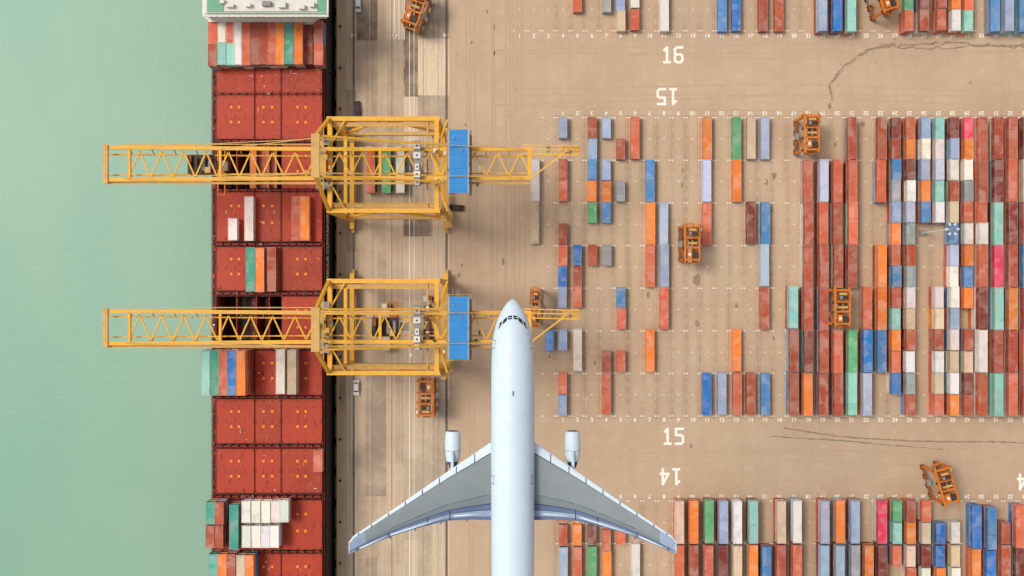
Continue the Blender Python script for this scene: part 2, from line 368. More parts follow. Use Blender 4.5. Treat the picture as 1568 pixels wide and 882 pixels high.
mid={819:[(245,308,'W'),(310,373,'C')],
841:[(505,538,'B')],
862:[(180,211,'L'),(243,275,'R'),(277,308,'S'),(342,373,'R'),(375,407,'S'),(408,440,'Q'),(441,471,'L'),(504,538,'L'),(572,603,'S'),(605,637,'L')],
884:[(375,406,'Q'),(407,438,'R'),(439,470,'S'),(504,569,'W')],
907:[(180,211,'R'),(212,243,'L'),(244,275,'B'),(277,308,'O'),(309,341,'G'),(375,405,'R')],
929:[(180,211,'L'),(244,275,'L'),(277,308,'O'),(309,341,'B'),(375,405,'K'),(538,569,'R'),(570,636,'S')],
951:[(212,243,'R'),(277,308,'K'),(440,471,'B'),(472,503,'S'),(537,568,'S')],
973:[(180,243,'S')],
996:[(246,308,'B'),(310,374,'O'),(375,439,'S'),(504,569,'O')],
1017:[(310,374,'V'),(375,439,'L'),(440,503,'S')],
1083:[(180,244,'O'),(245,308,'V'),(310,374,'S'),(571,636,'Q')],
1106:[(571,636,'L')],
1129:[(180,243,'G'),(245,308,'O'),(504,569,'O'),(571,636,'S')],
1150:[(180,243,'C'),(309,373,'D'),(570,636,'R')],
1172:[(180,243,'L'),(309,374,'B'),(375,438,'V'),(440,503,'R'),(571,636,'B')],
1216:[(439,503,'T'),(505,570,'R'),(571,636,'R')],
1239:[(246,308,'R'),(310,374,'R'),(375,440,'R'),(441,505,'R'),(506,570,'D'),(572,637,'O')],
1262:[(245,308,'V'),(310,374,'S'),(375,440,'R'),(441,505,'R'),(506,570,'R'),(572,637,'R')],
1284:[(246,308,'S'),(310,374,'R'),(375,440,'R'),(506,570,'S'),(572,637,'R')],
1306:[(180,243,'R'),(245,308,'S'),(310,374,'S'),(375,440,'R'),(505,570,'G'),(571,636,'T')],
1329:[(440,503,'S'),(505,570,'Q'),(572,637,'V')],
1351:[(180,243,'R'),(245,308,'S'),(375,440,'O'),(441,504,'O'),(505,570,'B')],
1373:[(180,211,'D'),(212,243,'R'),(244,275,'B'),(276,308,'K'),(309,340,'L'),(342,373,'O'),(375,406,'S'),(408,439,'B'),(440,471,'R'),(473,503,'T'),(505,536,'O'),(538,570,'S'),(572,603,'B')],
1395:[(180,211,'S'),(212,243,'O'),(244,275,'D'),(276,308,'W'),(309,340,'V'),(342,373,'K'),(375,406,'R'),(408,439,'K'),(440,471,'W'),(473,503,'C'),(505,536,'R'),(538,570,'W'),(572,603,'K'),(604,637,'R')],
1418:[(180,211,'L'),(212,243,'W'),(244,275,'L'),(276,308,'O'),(309,341,'B')],
1439:[(180,211,'T'),(212,243,'W'),(244,275,'V'),(276,308,'T'),(309,340,'W'),(440,471,'W'),(473,503,'C'),(505,536,'R'),(538,570,'W'),(572,603,'C'),(604,637,'S')],
1462:[(180,211,'D'),(212,243,'L'),(244,275,'W'),(276,308,'R'),(309,340,'C'),(342,373,'B'),(375,406,'V'),(408,439,'W'),(440,471,'W'),(473,503,'L'),(505,536,'W'),(538,570,'C'),(572,603,'W'),(604,637,'O')],
1484:[(180,211,'P'),(212,243,'O'),(244,275,'W'),(276,308,'K'),(309,340,'S'),(342,373,'W'),(375,406,'O'),(408,439,'B'),(440,471,'O'),(505,536,'R'),(538,570,'C'),(572,603,'D'),(604,637,'R')],
1506:[(180,243,'R'),(245,308,'R'),(309,341,'S'),(342,373,'W'),(375,440,'S'),(441,503,'D'),(505,570,'W'),(572,637,'R')],
1530:[(180,243,'R'),(245,308,'D'),(310,374,'T'),(375,440,'P'),(441,505,'T'),(506,570,'R'),(572,637,'T')],
1552:[(180,243,'R'),(245,308,'S'),(310,374,'D'),(375,440,'R'),(441,505,'O'),(506,570,'R'),(572,637,'S')],
1574:[(180,243,'D'),(245,308,'C'),(310,374,'R'),(375,440,'B'),(441,505,'R'),(506,570,'S'),(572,637,'R')],
}
for x,l in mid.items():
    for y0,y1,c in l: cont(x,y0,y1,c,1 if x<1200 else (2 if x<1490 else 3))
top={884:[(-14,18,'S')],929:[(-14,18,'K')],951:[(-14,14,'L'),(16,47,'C')],973:[(-20,11,'W'),(13,47,'S')],1017:[(-17,47,'W')],1106:[(-17,47,'B')],1128:[(-17,47,'Q')],1170:[(-17,47,'R')],1193:[(-17,47,'R')],1260:[(-17,47,'L')],1284:[(-17,47,'Q')],1304:[(-17,47,'T')],1392:[(-18,14,'G'),(15,47,'S')],1416:[(-18,14,'D'),(15,47,'R')],1443:[(-17,10,'R'),(12,47,'S')],1465:[(-18,12,'O'),(14,47,'W')],1484:[(-17,14,'S'),(16,47,'T')],1525:[(-17,47,'B')],1547:[(-17,47,'L')],1569:[(-17,47,'B')]}
for x,l in top.items():
    for y0,y1,c in l: cont(x,y0,y1,c,1 if x<1200 else 2)
bot={862:[(767,798,'S'),(803,835,'R'),(838,902,'L')],884:[(803,835,'O'),(838,902,'S')],907:[(803,835,'D'),(838,902,'G')],929:[(812,843,'S'),(845,909,'O')],951:[(803,834,'S')],973:[(833,897,'W')],
1041:[(767,832,'C'),(836,900,'S')],1063:[(767,832,'O'),(836,900,'R')],1086:[(767,832,'G'),(836,900,'S')],1108:[(767,832,'L'),(836,900,'D')],1130:[(767,832,'W'),(836,900,'C')],1154:[(767,832,'T'),(836,900,'O')],1175:[(838,902,'B')],1197:[(767,832,'C'),(836,900,'R')],1221:[(767,832,'W'),(836,900,'S')],1264:[(767,832,'V'),(836,900,'L')],1287:[(767,832,'O'),(836,900,'L')],1311:[(767,832,'L'),(836,900,'K')],1331:[(836,900,'O')],
1352:[(767,832,'P'),(836,900,'D')],1374:[(767,799,'G'),(801,832,'T'),(836,868,'S')],1396:[(767,799,'R'),(801,832,'O'),(836,868,'C'),(870,902,'S')],1419:[(767,799,'S'),(801,832,'C'),(836,868,'D'),(870,902,'W')],1441:[(801,832,'Q'),(836,868,'Q'),(870,902,'O')],1464:[(801,832,'W'),(836,868,'C'),(870,902,'W')],1496:[(775,839,'Q'),(842,906,'O')],1519:[(778,842,'B'),(845,909,'Q')],1541:[(801,832,'R'),(836,900,'R')],1563:[(775,839,'S'),(842,906,'D')]}
for x,l in bot.items():
    for y0,y1,c in l: cont(x,y0,y1,c,1 if x<1030 else 2)
for k in range(33,42):
    x=1574+pitch*(k-32)
    for y0 in (180,245,310,376,441,506,572,-83,-17,767,836):
        if random.random()<.8: cont(x,y0,y0+64,random.choice(GEN),2)
for k in range(0,33):
    x=X0+pitch*k
    for y0 in (-150,-84,912,977):
        if random.random()<.6: cont(x,y0,y0+64,random.choice(GEN),1)
# ---------------------------------------------------------------- ship
SX0=P(325,0,12).x; SX1=P(498,0,12).x; SXC=(SX0+SX1)/2
def Y(py,z): return P(0,py,z).y
b=MB()
ystern=Y(-300,12); ybow=Y(1300,12)
ring=[(SX0,ybow+60),(SX0+.5,ybow+45),(SX0+3.5,ybow+28),(SX0+9,ybow+10),(SXC,ybow-4),(SX1-9,ybow+10),(SX1-3.5,ybow+28),(SX1-.5,ybow+45),(SX1,ybow+60),(SX1,ystern-14),(SX1-3,ystern),(SX0+3,ystern),(SX0,ystern-14)]
n=len(ring)
b.add([(x,y,12.0) for x,y in ring]+[(x,y,-7) for x,y in ring],[(i,(i+1)%n,n+(i+1)%n,n+i)[::-1] for i in range(n)],M_hull)
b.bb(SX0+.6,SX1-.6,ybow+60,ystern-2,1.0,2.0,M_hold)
b.add([(x,y,12.0) for x,y in ring[:9]],[tuple(range(9))],M_deck)
yA=Y(28,14)
b.bb(SX0,SX1,yA,ystern-14,11.0,12.02,M_deck)
b.bb(SX0,SX0+1.3,ybow+60,yA,11,12.01,M_deck); b.bb(SX1-1.3,SX1,ybow+60,yA,11,12.01,M_deck)
for x in (SX0+.08,SX1-.08):
    b.bb(x-.06,x+.06,ybow+60,ystern-15,12.9,13.02,M_hatch2)
    y=ybow+60
    while y<ystern-15: b.bb(x-.04,x+.04,y,y+.08,12,13,M_hatch2); y+=3
bays=[(30,100,0),(105,142,0),(145,213,0),(219,289,1),(294,370,0),(378,445,0),(454,530,1),(537,605,0),(611,679,0),(687,755,0),(766,842,0),(848,918,0),(924,992,0),(998,1060,0)]
panels=[(331,389.5),(390.5,430),(431,493)]
ztop=14.0
prevy=yA
for bi,(y0,y1,op) in enumerate(bays):
    ya=Y(y0,ztop); yb=Y(y1,ztop)
    b.bb(SX0+1.3,SX1-1.3,ya,prevy,10.5,12.6,M_deck)
    if prevy-ya>.3:
        ym=(prevy+ya)/2
        b.bb(SX0+.4,SX1-.4,ym-.18,ym+.18,13.9,14.05,M_hatch2)
        for i in range(14):
            x=SX0+1+(SX1-SX0-2)*i/13; b.bb(x-.1,x+.1,ym-.25,ym+.25,12.6,14.9,M_hatch2)
        b.bb(SX0+.6,SX1-.6,ym-.28,ym-.22,14.85,14.92,M_hatch2)
        for i in range(14):
            x=random.uniform(SX0+1,SX1-1); b.bb(x-.3,x+.3,ym-.35,ym+.35,12.6,random.uniform(13,14.3),random.choice([M_dark,M_grey,M_hatch,M_deck,M_dark]))
    for x in (SX0+1.35,SX1-1.35): b.bb(x-.1,x+.1,yb,ya,10,13.2,M_hatch2)
    for sx in(SX0+.75,SX1-.8):
        for i in range(6):
            yy=random.uniform(yb,ya); b.bb(sx-.3,sx+.3,yy-random.uniform(.2,.9),yy+.2,12,random.uniform(12.4,13.6),random.choice([M_dark,M_deck,M_hatch,M_hatch2,M_black,M_white if i==0 else M_dark]))
    for pi,(a,c) in enumerate(panels):
        xa=P(a,0,ztop).x; xb=P(c,0,ztop).x
        if op and pi<2:
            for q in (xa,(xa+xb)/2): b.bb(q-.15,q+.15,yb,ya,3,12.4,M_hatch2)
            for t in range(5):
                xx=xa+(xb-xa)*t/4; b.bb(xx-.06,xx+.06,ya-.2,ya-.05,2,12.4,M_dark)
            continue
        zt_=ztop-random.uniform(0,.15)
        b.bb(xa,xb,yb,ya,12.7,zt_,M_hatchb if (bi*3+pi)%4==1 else M_hatch)
        w=.13
        b.bb(xa,xb,ya-w,ya,zt_,zt_+.1,M_hatch2); b.bb(xa,xb,yb,yb+w,zt_,zt_+.1,M_hatch2)
        b.bb(xa,xa+w,yb+w,ya-w,zt_,zt_+.1,M_hatch2); b.bb(xb-w,xb,yb+w,ya-w,zt_,zt_+.1,M_hatch2)
        ym=(ya+yb)/2
        nc=max(1,int(round((xb-xa)/2.5)))
        xm=(xa+xb)/2; sc=(xb-xa)
        if y1-y0>50:
            for sx in((-.1,.1) if pi!=1 else (-.17,.17)):
                for yy in(ya-(ya-yb)*.28,ya-(ya-yb)*.62):
                    b.cyl((xm+sx*sc,yy,zt_),(xm+sx*sc,yy,zt_+.18),.42,M_dot,10)
                    for d in(-.9,.9): b.bb(xm+sx*sc-.05,xm+sx*sc+.05,yy+d-.3,yy+d+.3,zt_,zt_+.03,M_hatch2)
        for j in range(nc+1):
            for yy in(ya-.5,yb+.5,ym+.35,ym-.35):
                x=min(max(xa+(xb-xa)*j/nc,xa+.3),xb-.3); b.bb(x-.12,x+.12,yy-.12,yy+.12,zt_,zt_+.12,M_deck)
        for j in range(4):
            x=random.uniform(xa+.8,xb-.8);y=random.uniform(yb+.6,ya-.6); dx,dy=random.choice([(.5,.06),(.06,.6),(.15,.15)]); b.bb(x-dx,x+dx,y-dy,y+dy,zt_,zt_+.12,random.choice([M_dark,M_dot,M_hatch2,M_white]))
    prevy=yb
b.bb(SX0+1.3,SX1-1.3,ybow+60,prevy,10.5,12.3,M_deck)
for sx in(SX0+.7,SX1-.7):
    for yy in range(-80,75,11):
        b.cyl((sx,yy,12),(sx,yy,12.7),.22,M_dark,8); b.bb(sx-.3,sx+.3,yy+3,yy+4.2,12,12.8,M_hatch2)
zt=30
sy0=Y(26,zt); sy1=sy0+16
sxa=P(314,0,zt).x; sxb=P(503,0,zt).x
b.bb(SX0+2,SX1-2,sy0+1.5,sy1,12,zt-3,M_white)
for l in range(5):
    z=13.3+l*2.8
    for i in range(12):
        x=SX0+4+(SX1-SX0-8)*i/11; b.bb(x-.45,x+.45,sy0+1.44,sy0+1.52,z,z+.9,M_glass)
    b.bb(SX0+1.2,SX1-1.2,sy0+1.0,sy1+.3,z+1.5,z+1.65,M_white)
b.bb(sxa+1,sxb-1,sy0+.3,sy0+9,zt-3,zt-.3,M_white)
b.bb(sxa+1.2,sxb-1.2,sy0+.24,sy0+.32,zt-1.9,zt-.9,M_glass)
b.bb(sxa,sxb,sy0,sy0+9.4,zt-.3,zt,M_white)
b.bb(sxa+.5,sxb-.5,sy0+.7,sy0+1.5,zt,zt+.06,M_green)
b.bb(sxa+.5,sxa+5,sy0+1.5,sy0+9,zt,zt+.06,M_green); b.bb(sxb-3,sxb-.5,sy0+1.5,sy0+9,zt,zt+.06,M_green)
for yy in (sy0+.1,sy0+.9): 
    b.bb(sxa,sxb,yy-.05,yy+.05,zt+.9,zt+1.0,M_white)
    for i in range(22): x=sxa+.1+(sxb-sxa-.2)*i/21; b.bb(x-.04,x+.04,yy-.04,yy+.04,zt,zt+1,M_white)
for px in (340,352,380,408,432,462,478):
    c=P(px,random.uniform(2,12),zt+1); b.box((c.x,c.y,zt+.7),(random.uniform(1,2.6),random.uniform(.6,1.6),1.3),random.choice([M_white,M_grey,M_white]))
b.cyl((SXC,sy0+6,zt),(SXC,sy0+6,zt+9),.3,M_white,8); b.beam((SXC-3,sy0+6,zt+6),(SXC+3,sy0+6,zt+6),.2,.2,M_white)
b.bb(SXC-4,SXC+4,sy1+3,sy1+10,12,zt+2,M_hatch)
b.bb(SXC-3.9,SXC+3.9,sy1+3.1,sy1+9.9,zt+2,zt+2.4,M_black)
vs,fs=text_mesh('HARBOUR CONTAINER LINE')
cy=Y(372,9)
xs_=[v.x for v in vs]
sc=P(0,300,9).y-P(0,440,9).y; k=sc/(max(xs_)-min(xs_))
b.add([(SX1+.03,cy+v.x*k,8.0+v.y*k*2.6) for v in vs],fs,M_white)
b.obj('container_ship')
def sc_(x0,x1,y0,y1,code,levels,base=14.12): 
    cont((x0+x1)/2,y0,y1,code,levels,base)
for a in [(320,332,34,66,'S',2),(320,332,68,100,'R',2),(333,346,32,64,'W',2),(333,346,66,98,'T',2),(346,358,32,64,'S',2),(346,358,66,98,'T',2),(358,370,32,98,'W',2),(370,383,32,98,'S',2),(384,396,30,98,'R',2),(396,408,30,98,'R',2),(409,421,30,98,'S',2),(422,434,30,98,'O',2),(435,448,30,98,'M',2),(449,463,30,98,'O',2),(466,478,30,98,'R',1),(481,494,32,64,'R',2),(481,494,66,98,'S',2),
  (348,363,336,367,'W',1),(374,388,302,367,'W',1),(447,459,302,367,'S',1),(460,474,302,367,'O',1),
  (377,390,380,446,'M',1),(391,404,380,446,'O',1),(409,423,380,446,'R',1),
  (308,320,538,605,'T',3),(321,333,538,605,'M',3),(335,347,538,605,'S',3),(348,361,538,605,'Q',3),(362,375,538,605,'O',3),(423,437,537,602,'W',2),(440,453,537,602,'C',2),
  (316,328,770,803,'M',2),(329,341,770,803,'R',2),(316,328,806,838,'R',2),(329,341,806,838,'R',2),(351,365,772,842,'M',2),
  (320,333,850,916,'M',2),(334,346,850,916,'O',2),(347,360,850,916,'R',2),(363,375,852,918,'C',2),(376,388,852,918,'O',2),
  (460,472,924,990,'R',1),(440,452,924,990,'B',1)]:
    sc_(*a)
for i,x in enumerate((370,384.5,399,413.5)):
    sc_(x,x+14,767,800,'W',2); sc_(x,x+14,806,838,'W',2)
sc_(428,442,767,800,'W',2)
sc_(481,492,690,722,'S',1)
for a in [(383,396,222,288,'O',1,8.0),(397,410,222,288,'S',1,8.0),(411,424,222,288,'O',1,8.0),(340,352,222,288,'D',1,3.0),(364,376,456,522,'M',1,4.0),(378,390,456,522,'D',1,4.0),(406,419,456,522,'R',1,2.2)]:
    sc_(*a)
# ---------------------------------------------------------------- cranes
def crane(py,trolleypx,name='container_gantry_crane'):
    b=MB(); y0=Y(py,44); xs_=-46.0; xl=-19.0; hy=11.6; zt=42.0; Ye=M_yel
    for x in(xs_,xl):
        b.bb(x-.6,x+.6,-hy-2.5,hy+2.5,2.6,4.2,Ye)
        for s in(-1,1):
            for k in range(4):
                yy=s*(hy-2.6+k*1.7); b.cyl((x-.25,yy,.5),(x+.25,yy,.5),.45,M_dark,12)
            b.bb(x-.45,x+.45,s*hy-3.6,s*hy+3.6,.9,1.7,M_yel2); b.bb(x-.35,x+.35,s*hy-1.2,s*hy+1.2,1.7,2.6,Ye)
            b.bb(x-.7,x+.7,s*hy-.6,s*hy+.6,4.2,zt-1,Ye)
        b.bb(x-.55,x+.55,-hy,hy,zt-1.0,zt+.6,Ye)
        b.bb(x-.45,x+.45,-hy+.6,hy-.6,15.0,16.4,Ye)
    b.bb(xl-2.6,xl-2.2,-hy,hy,zt-.6,zt,M_yel2)
    for i in range(10):
        yy=-hy+1+i*(2*hy-2)/9; b.bb(xl-2.3,xl-.5,yy-.06,yy+.06,zt-.3,zt-.2,M_yel2)
    for s in(-1,1):
        yy=s*hy
        b.bb(xs_-.8,xl+.8,yy-.55,yy+.55,zt-1.05,zt+.55,Ye)
        b.bb(xs_+.7,xl-.7,yy-.5,yy+.5,14.2,15.8,M_yel2)
        b.beam((xs_,yy,16),(xs_+13.5,yy,zt-1),.6,.6,Ye); b.beam((xl,yy,16),(xs_+13.5,yy,zt-1),.6,.6,Ye)
        b.bb(xs_,xl,yy-s*1.9,yy-s*.8,zt-.5,zt-.42,M_yel2)
        for i in range(20):
            x=xs_+(xl-xs_)*i/19; b.bb(x-.05,x+.05,yy-s*1.95,yy-s*1.85,zt-.45,zt+.7,Ye)
        b.beam((xs_,yy-s*1.9,zt+.7),(xl,yy-s*1.9,zt+.7),.08,.08,Ye)
        b.beam((xs_-.3,s*hy,zt),(xs_-.3,s*4.6,61),.8,.8,Ye)
        b.beam((xs_,s*4.8,60.5),(xl+1,s*4.6,46),.5,.5,Ye)
        b.beam((xs_-.3,s*4.2,60.8),(-73,s*3.5,46),.2,.2,M_yel2)
        b.beam((xs_-.3,s*4.0,61),(-97,s*3.7,46),.16,.16,M_yel2)
        b.beam((xs_,s*4.0,60.8),(2.5,s*3.6,46),.2,.2,M_yel2)
        b.beam((xl,s*4,zt),(xl+2.6,s*hy,zt-1),.4,.4,Ye)
        b.beam((xs_,s*4,zt+2),(xs_+4,s*hy,zt),.4,.4,Ye)
    b.bb(xs_-1.3,xs_+.7,-5.2,5.2,60.3,61.2,M_yel2)
    b.bb(xs_-2.2,xs_-1.2,-6.6,6.6,44.5,45.3,M_yel2)
    b.bb(xs_-3,xs_+.4,-6.4,-4.6,45,45.1,M_grey); b.bb(xs_-3,xs_+.4,4.6,6.4,45,45.1,M_grey)
    for k in range(18):
        b.box((xs_-random.uniform(-1.4,3),random.uniform(-6.5,6.5),random.uniform(45,48)),(random.uniform(.3,1.0),random.uniform(.3,1.3),random.uniform(.5,1.5)),random.choice([M_yel2,M_grey,M_yel2,M_dark]))
    for z in(50,56): b.beam((xs_-.3,-4.6-(61-z)*.37,z),(xs_-.3,4.6+(61-z)*.37,z),.2,.2,M_yel2)
    def g(x):
        return 3.62+ max(0,(-46-x))/56*.45
    tip=-102.0; rear=4.8
    xx=[tip+6+i*(xs_-tip-6)/9 for i in range(10)]
    xr=[xs_+i*(rear-xs_)/9 for i in range(10)]
    for seg in([tip]+xx,xr):
        for i in range(len(seg)-1):
            a,c=seg[i],seg[i+1]
            for s in(-1,1):
                b.beam((a,s*g(a),44.6),(c,s*g(c),44.6),.95,.7,Ye)
                b.beam((a,s*(g(a)-1.45),41.8),(c,s*(g(c)-1.45),41.8),.34,.5,Ye)
                b.beam((a,s*g(a),44.3),(a,s*(g(a)-1.45),41.9),.22,.22,M_yel2)
            if i==0 and seg is not xr: continue
            m_=(a+c)/2
            b.beam((a,-g(a)+.5,44.6),(m_,g(m_)-.9,44.6),.34,.3,Ye); b.beam((m_,g(m_)-.9,44.6),(c,-g(c)+.5,44.6),.34,.3,Ye)
    for s in(-1,1):
        b.bb(tip,rear,s*5.1,s*4.5,43.9,43.96,M_yel2) if s<0 else b.bb(tip+4,xs_,4.8,5.05,43.9,43.96,M_yel2)
    b.beam((tip,-5.1,45),(rear,-5.1,45),.07,.07,Ye)
    for x,w in((tip+.4,1.0),(tip+6.3,.6),(-73,.6),(xs_-1,.9),(rear-.4,.9),(-33,.7)):
        b.beam((x,-g(x),44.65),(x,g(x),44.65),w,.76,Ye)
    b.bb(tip-.3,tip+1,-4.9,4.9,45.05,45.3,M_yel2)
    b.beam((rear,-3.6,44.8),(13.8,3.2,45.4),.35,.35,Ye)
    for s_ in(2.4,3.6,4.6): b.beam((rear-2,s_,45),(16.8,s_-.35,45.4),.28,.28,Ye)
    b.bb(12.5,17,2.2,4.4,44.9,45.05,M_yel2); b.bb(13.8,14.4,2.6,3.4,45.05,46.0,M_grey)
    for i in range(8): b.beam((rear+i*1.5,2.2,45.1),(rear+i*1.5+.7,4.3,45.1),.12,.12,Ye)
    hx=-13.1
    b.bb(hx-2.2,hx+2.2,-7.4,7.4,45.2,49.6,M_white)
    b.bb(hx-2.4,hx+2.4,-7.75,7.75,49.6,50,M_blue)
    for i in range(9): yy=-7.0+i*1.75; b.bb(hx-2.3,hx+2.3,yy-.05,yy+.05,50,50.07,M_blue)
    b.bb(hx-2.4,hx-2.3,-7.75,7.75,50,50.12,M_white); b.bb(hx+2.3,hx+2.4,-7.75,7.75,50,50.12,M_white)
    for (dx,dy) in((-1.2,5.6),(.8,2.6)): b.bb(hx+dx-.2,hx+dx+.2,dy-.2,dy+.2,50,50.4,M_grey)
    b.bb(hx-3.2,hx-2.5,-8.2,8.2,45.4,45.5,M_grey); b.bb(hx+2.5,hx+3.1,-8.2,8.2,45.4,45.5,M_grey)
    for s in(-1,1):
        b.beam((hx-3.2,s*8.2,46.5),(hx+3.1,s*8.2,46.5),.08,.08,M_yel)
    ex=-23.6
    b.bb(ex-.9,ex+.9,-5.6,5.6,44.9,46.2,M_grey)
    for yy,h_,w_ in((-4.8,.6,.6),(-2.9,1.1,.8),(-1.0,.5,.5),(1.8,1.0,.9),(4.2,.8,.8)): b.bb(ex-w_,ex+w_,yy-.75,yy+.75,46.2,46.2+h_,M_white); b.cyl((ex,yy,46.2+h_),(ex,yy,46.3+h_),.25,M_dark,10)
    for k in range(26):
        x=random.uniform(-28,-8); b.box((x,random.uniform(-7,7),random.uniform(44,46)),(random.uniform(.2,.8),random.uniform(.2,1.2),random.uniform(.3,1)),random.choice([M_grey,M_dark,M_yel2,M_white]))
    tx=P(trolleypx,0,43).x
    b.bb(tx-3.4,tx+3.4,-2.4,2.4,42.6,43.1,M_dark)
    for dx in(-2.6,-1,.8,2.4):
        b.cyl((tx+dx,-1.6,43.5),(tx+dx,1.6,43.5),.45,M_grey if dx>0 else M_dark,12)
    b.bb(tx+1.2,tx+2.6,-2.2,-.8,43.1,44.1,M_yel2); b.bb(tx-3.2,tx-2.2,.4,2.2,43.1,44,M_or2)
    b.bb(tx+3.5,tx+5.6,-1.1,1.1,38.6,41.2,M_white); b.bb(tx+3.6,tx+5.5,-1.0,1.0,41.2,41.3,M_grey)
    zs=24
    for sx in(-1,1):
        for sy in(-1,1): b.beam((tx+sx*.9,sy*2.2,42.6),(tx+sx*.9,sy*2.2,zs+.6),.06,.06,M_dark)
    b.bb(tx-.9,tx+.9,-2.6,2.6,zs,zs+.6,M_or); b.bb(tx-1.1,tx-.8,-6,6,zs-.5,zs-.1,M_or); b.bb(tx+.8,tx+1.1,-6,6,zs-.5,zs-.1,M_or)
    for s in(-1,1): b.bb(tx-1.2,tx+1.2,s*6-.15,s*6+.15,zs-.5,zs-.05,M_or)
    for i in range(9):
        z=4+i*4; s=1 if i%2 else -1
        b.beam((xl+1.3,-hy-1.5*s,z),(xl+1.3,-hy+1.5*s,z+4),.6,.12,M_yel2)
        b.bb(xl+.7,xl+2,-hy-2.2,-hy+2.2,z-.04,z,M_yel2)
    b.cyl((xl+1.9,hy-3,5.5),(xl+2.5,hy-3,5.5),2.0,M_grey,20)
    return b.obj(name,(0,y0,0))
crane(251,308); crane(501,590)
# ---------------------------------------------------------------- straddle carriers
def straddle_mesh():
    b=MB(); W=4.0; L=10.4; Hh=11.5
    for s in(-1,1):
        x=s*W/2
        b.bb(x-.35,x+.35,-L/2,L/2,1.5,2.2,M_or2)
        for k in range(4):
            y=-L/2+1+k*(L-2)/3
            b.cyl((x-.25,y,.75),(x+.25,y,.75),.75,M_black,16); b.cyl((x-.28,y,.75),(x+.28,y,.75),.3,M_or,10); b.bb(x-.15,x+.15,y-.2,y+.2,.8,1.6,M_or2)
        for y in(-L/2+.5,L/2-.5): b.bb(x-.28,x+.28,y-.35,y+.35,2.2,Hh-.6,M_or)
        b.bb(x-.25,x+.25,-L/2-.3,L/2+.3,Hh-.7,Hh,M_or)
        b.beam((x,-L/2+.8,Hh-1.5),(x,0,2.2),.25,.25,M_or)
        b.beam((x,-L/2,Hh+1),(x,L/2,Hh+1),.07,.07,M_or)
        for k in range(7): y=-L/2+k*L/6; b.bb(x-.04,x+.04,y-.04,y+.04,Hh,Hh+1,M_or)
        b.bb(x-.5,x+.5,-.9,.9,2.2,3.6,M_grey)
        for y in (-L/2+.3,-1.5,1.2,L/2-.4): b.bb(x-s*.1,x+s*.55,y-.35,y+.35,Hh-1,Hh-.2,random.choice([M_or2,M_dark]))
    for y in(-L/2+.5,-1.3,1.5,L/2-.5): b.bb(-W/2+.25,W/2-.25,y-.25,y+.25,Hh-.72,Hh-.02,M_or)
    b.bb(-1.4,1.4,1.9,L/2-.9,Hh-.02,Hh+1.1,M_or2)
    b.bb(-1.2,1.2,2.1,3.1,Hh+1.1,Hh+1.22,M_dark); b.bb(-1.1,.9,3.4,3.9,Hh+1.1,Hh+1.3,M_yel2)
    b.bb(-1.0,-.4,2.2,3.0,Hh+1.22,Hh+1.5,M_grey); b.cyl((.8,2.6,Hh+1.1),(.8,2.6,Hh+2.0),.16,M_dark,10)
    b.bb(-1.4,-.2,-L/2+1,-2.2,Hh,Hh+.9,M_or); b.bb(.2,1.5,-L/2+.9,-2.6,Hh,Hh+.7,M_dark); b.bb(-1.2,-.5,-3.6,-2.8,Hh+.9,Hh+1.1,M_white)
    b.bb(-1.0,1.2,-.8,1.0,Hh-.3,Hh+.3,M_dark)
    b.cyl((-1.3,-.1,Hh+.5),(1.3,-.1,Hh+.5),.35,M_yel2,12); b.cyl((-1.2,.9,Hh+.3),(1.2,.9,Hh+.3),.25,M_dark,12)
    b.bb(-.2,.2,-1.1,1.5,Hh,Hh+.45,M_or)
    b.bb(W/2+.05,W/2+.95,L/2-2.0,L/2-.4,Hh-3,Hh-.9,M_or2); b.bb(W/2+.1,W/2+.99,L/2-2.04,L/2-.36,Hh-2.4,Hh-1.4,M_glass); b.bb(W/2+.15,W/2+.85,L/2-1.9,L/2-.5,Hh-.9,Hh-.82,M_white)
    for s in(-1,1):
        b.bb(s*.9-.15,s*.9+.15,-5.6,5.6,7.4,7.8,M_or2); b.bb(-1.2,1.2,s*5.6-.2,s*5.6+.2,7.4,7.9,M_or)
        for t in(-1,1): b.beam((s*1,t*2.6,7.8),(s*1,t*2.6,Hh-.3),.08,.08,M_dark)
    b.bb(-1.1,1.1,-2.9,-2.4,7.8,8.3,M_or2); b.bb(-1.1,1.1,2.4,2.9,7.8,8.3,M_or2)
    return b.mesh('straddle_carrier')
MS=straddle_mesh()
for px,py,r in ((1243,203,0),(1060,372,0),(1290,470,0),(652,610,math.pi),(1450,744,.28),(636,10,-.35),(1357,-12,.3),(820,470,0)):
    c=P(px,py,11.5); o=place(MS,'straddle_carrier',(c.x,c.y,0),r)
    if px==820: o.scale=(.6,1,1)
# ---------------------------------------------------------------- terminal trucks
def truck_mesh():
    b=MB()
    b.bb(-.5,.5,-7,6.2,.95,1.25,M_or2)
    for s in(-1,1):
        b.bb(s*.95-.1,s*.95+.1,-7,3.4,1.1,1.35,M_dark)
        for y in(-6.2,-5,-3.8,1.4,5.3): b.cyl((s*1.2-.22,y,.5),(s*1.2+.22,y,.5),.5,M_black,14)
    for y in(-7,-3.5,0,3.2): b.bb(-1.15,1.15,y-.12,y+.12,1.1,1.37,M_dark)
    b.bb(-1.2,.35,4.6,6.3,1.25,3.1,M_white); b.bb(-1.1,.25,4.8,6.1,3.1,3.2,M_white)
    b.bb(-1.1,.25,6.28,6.34,2.1,2.9,M_glass); b.bb(.35,1.2,4.2,6.4,1.25,1.9,M_or); b.bb(-1.22,-1.18,4.9,6.0,2.1,2.9,M_glass)
    return b.mesh('terminal_truck')
MT=truck_mesh()
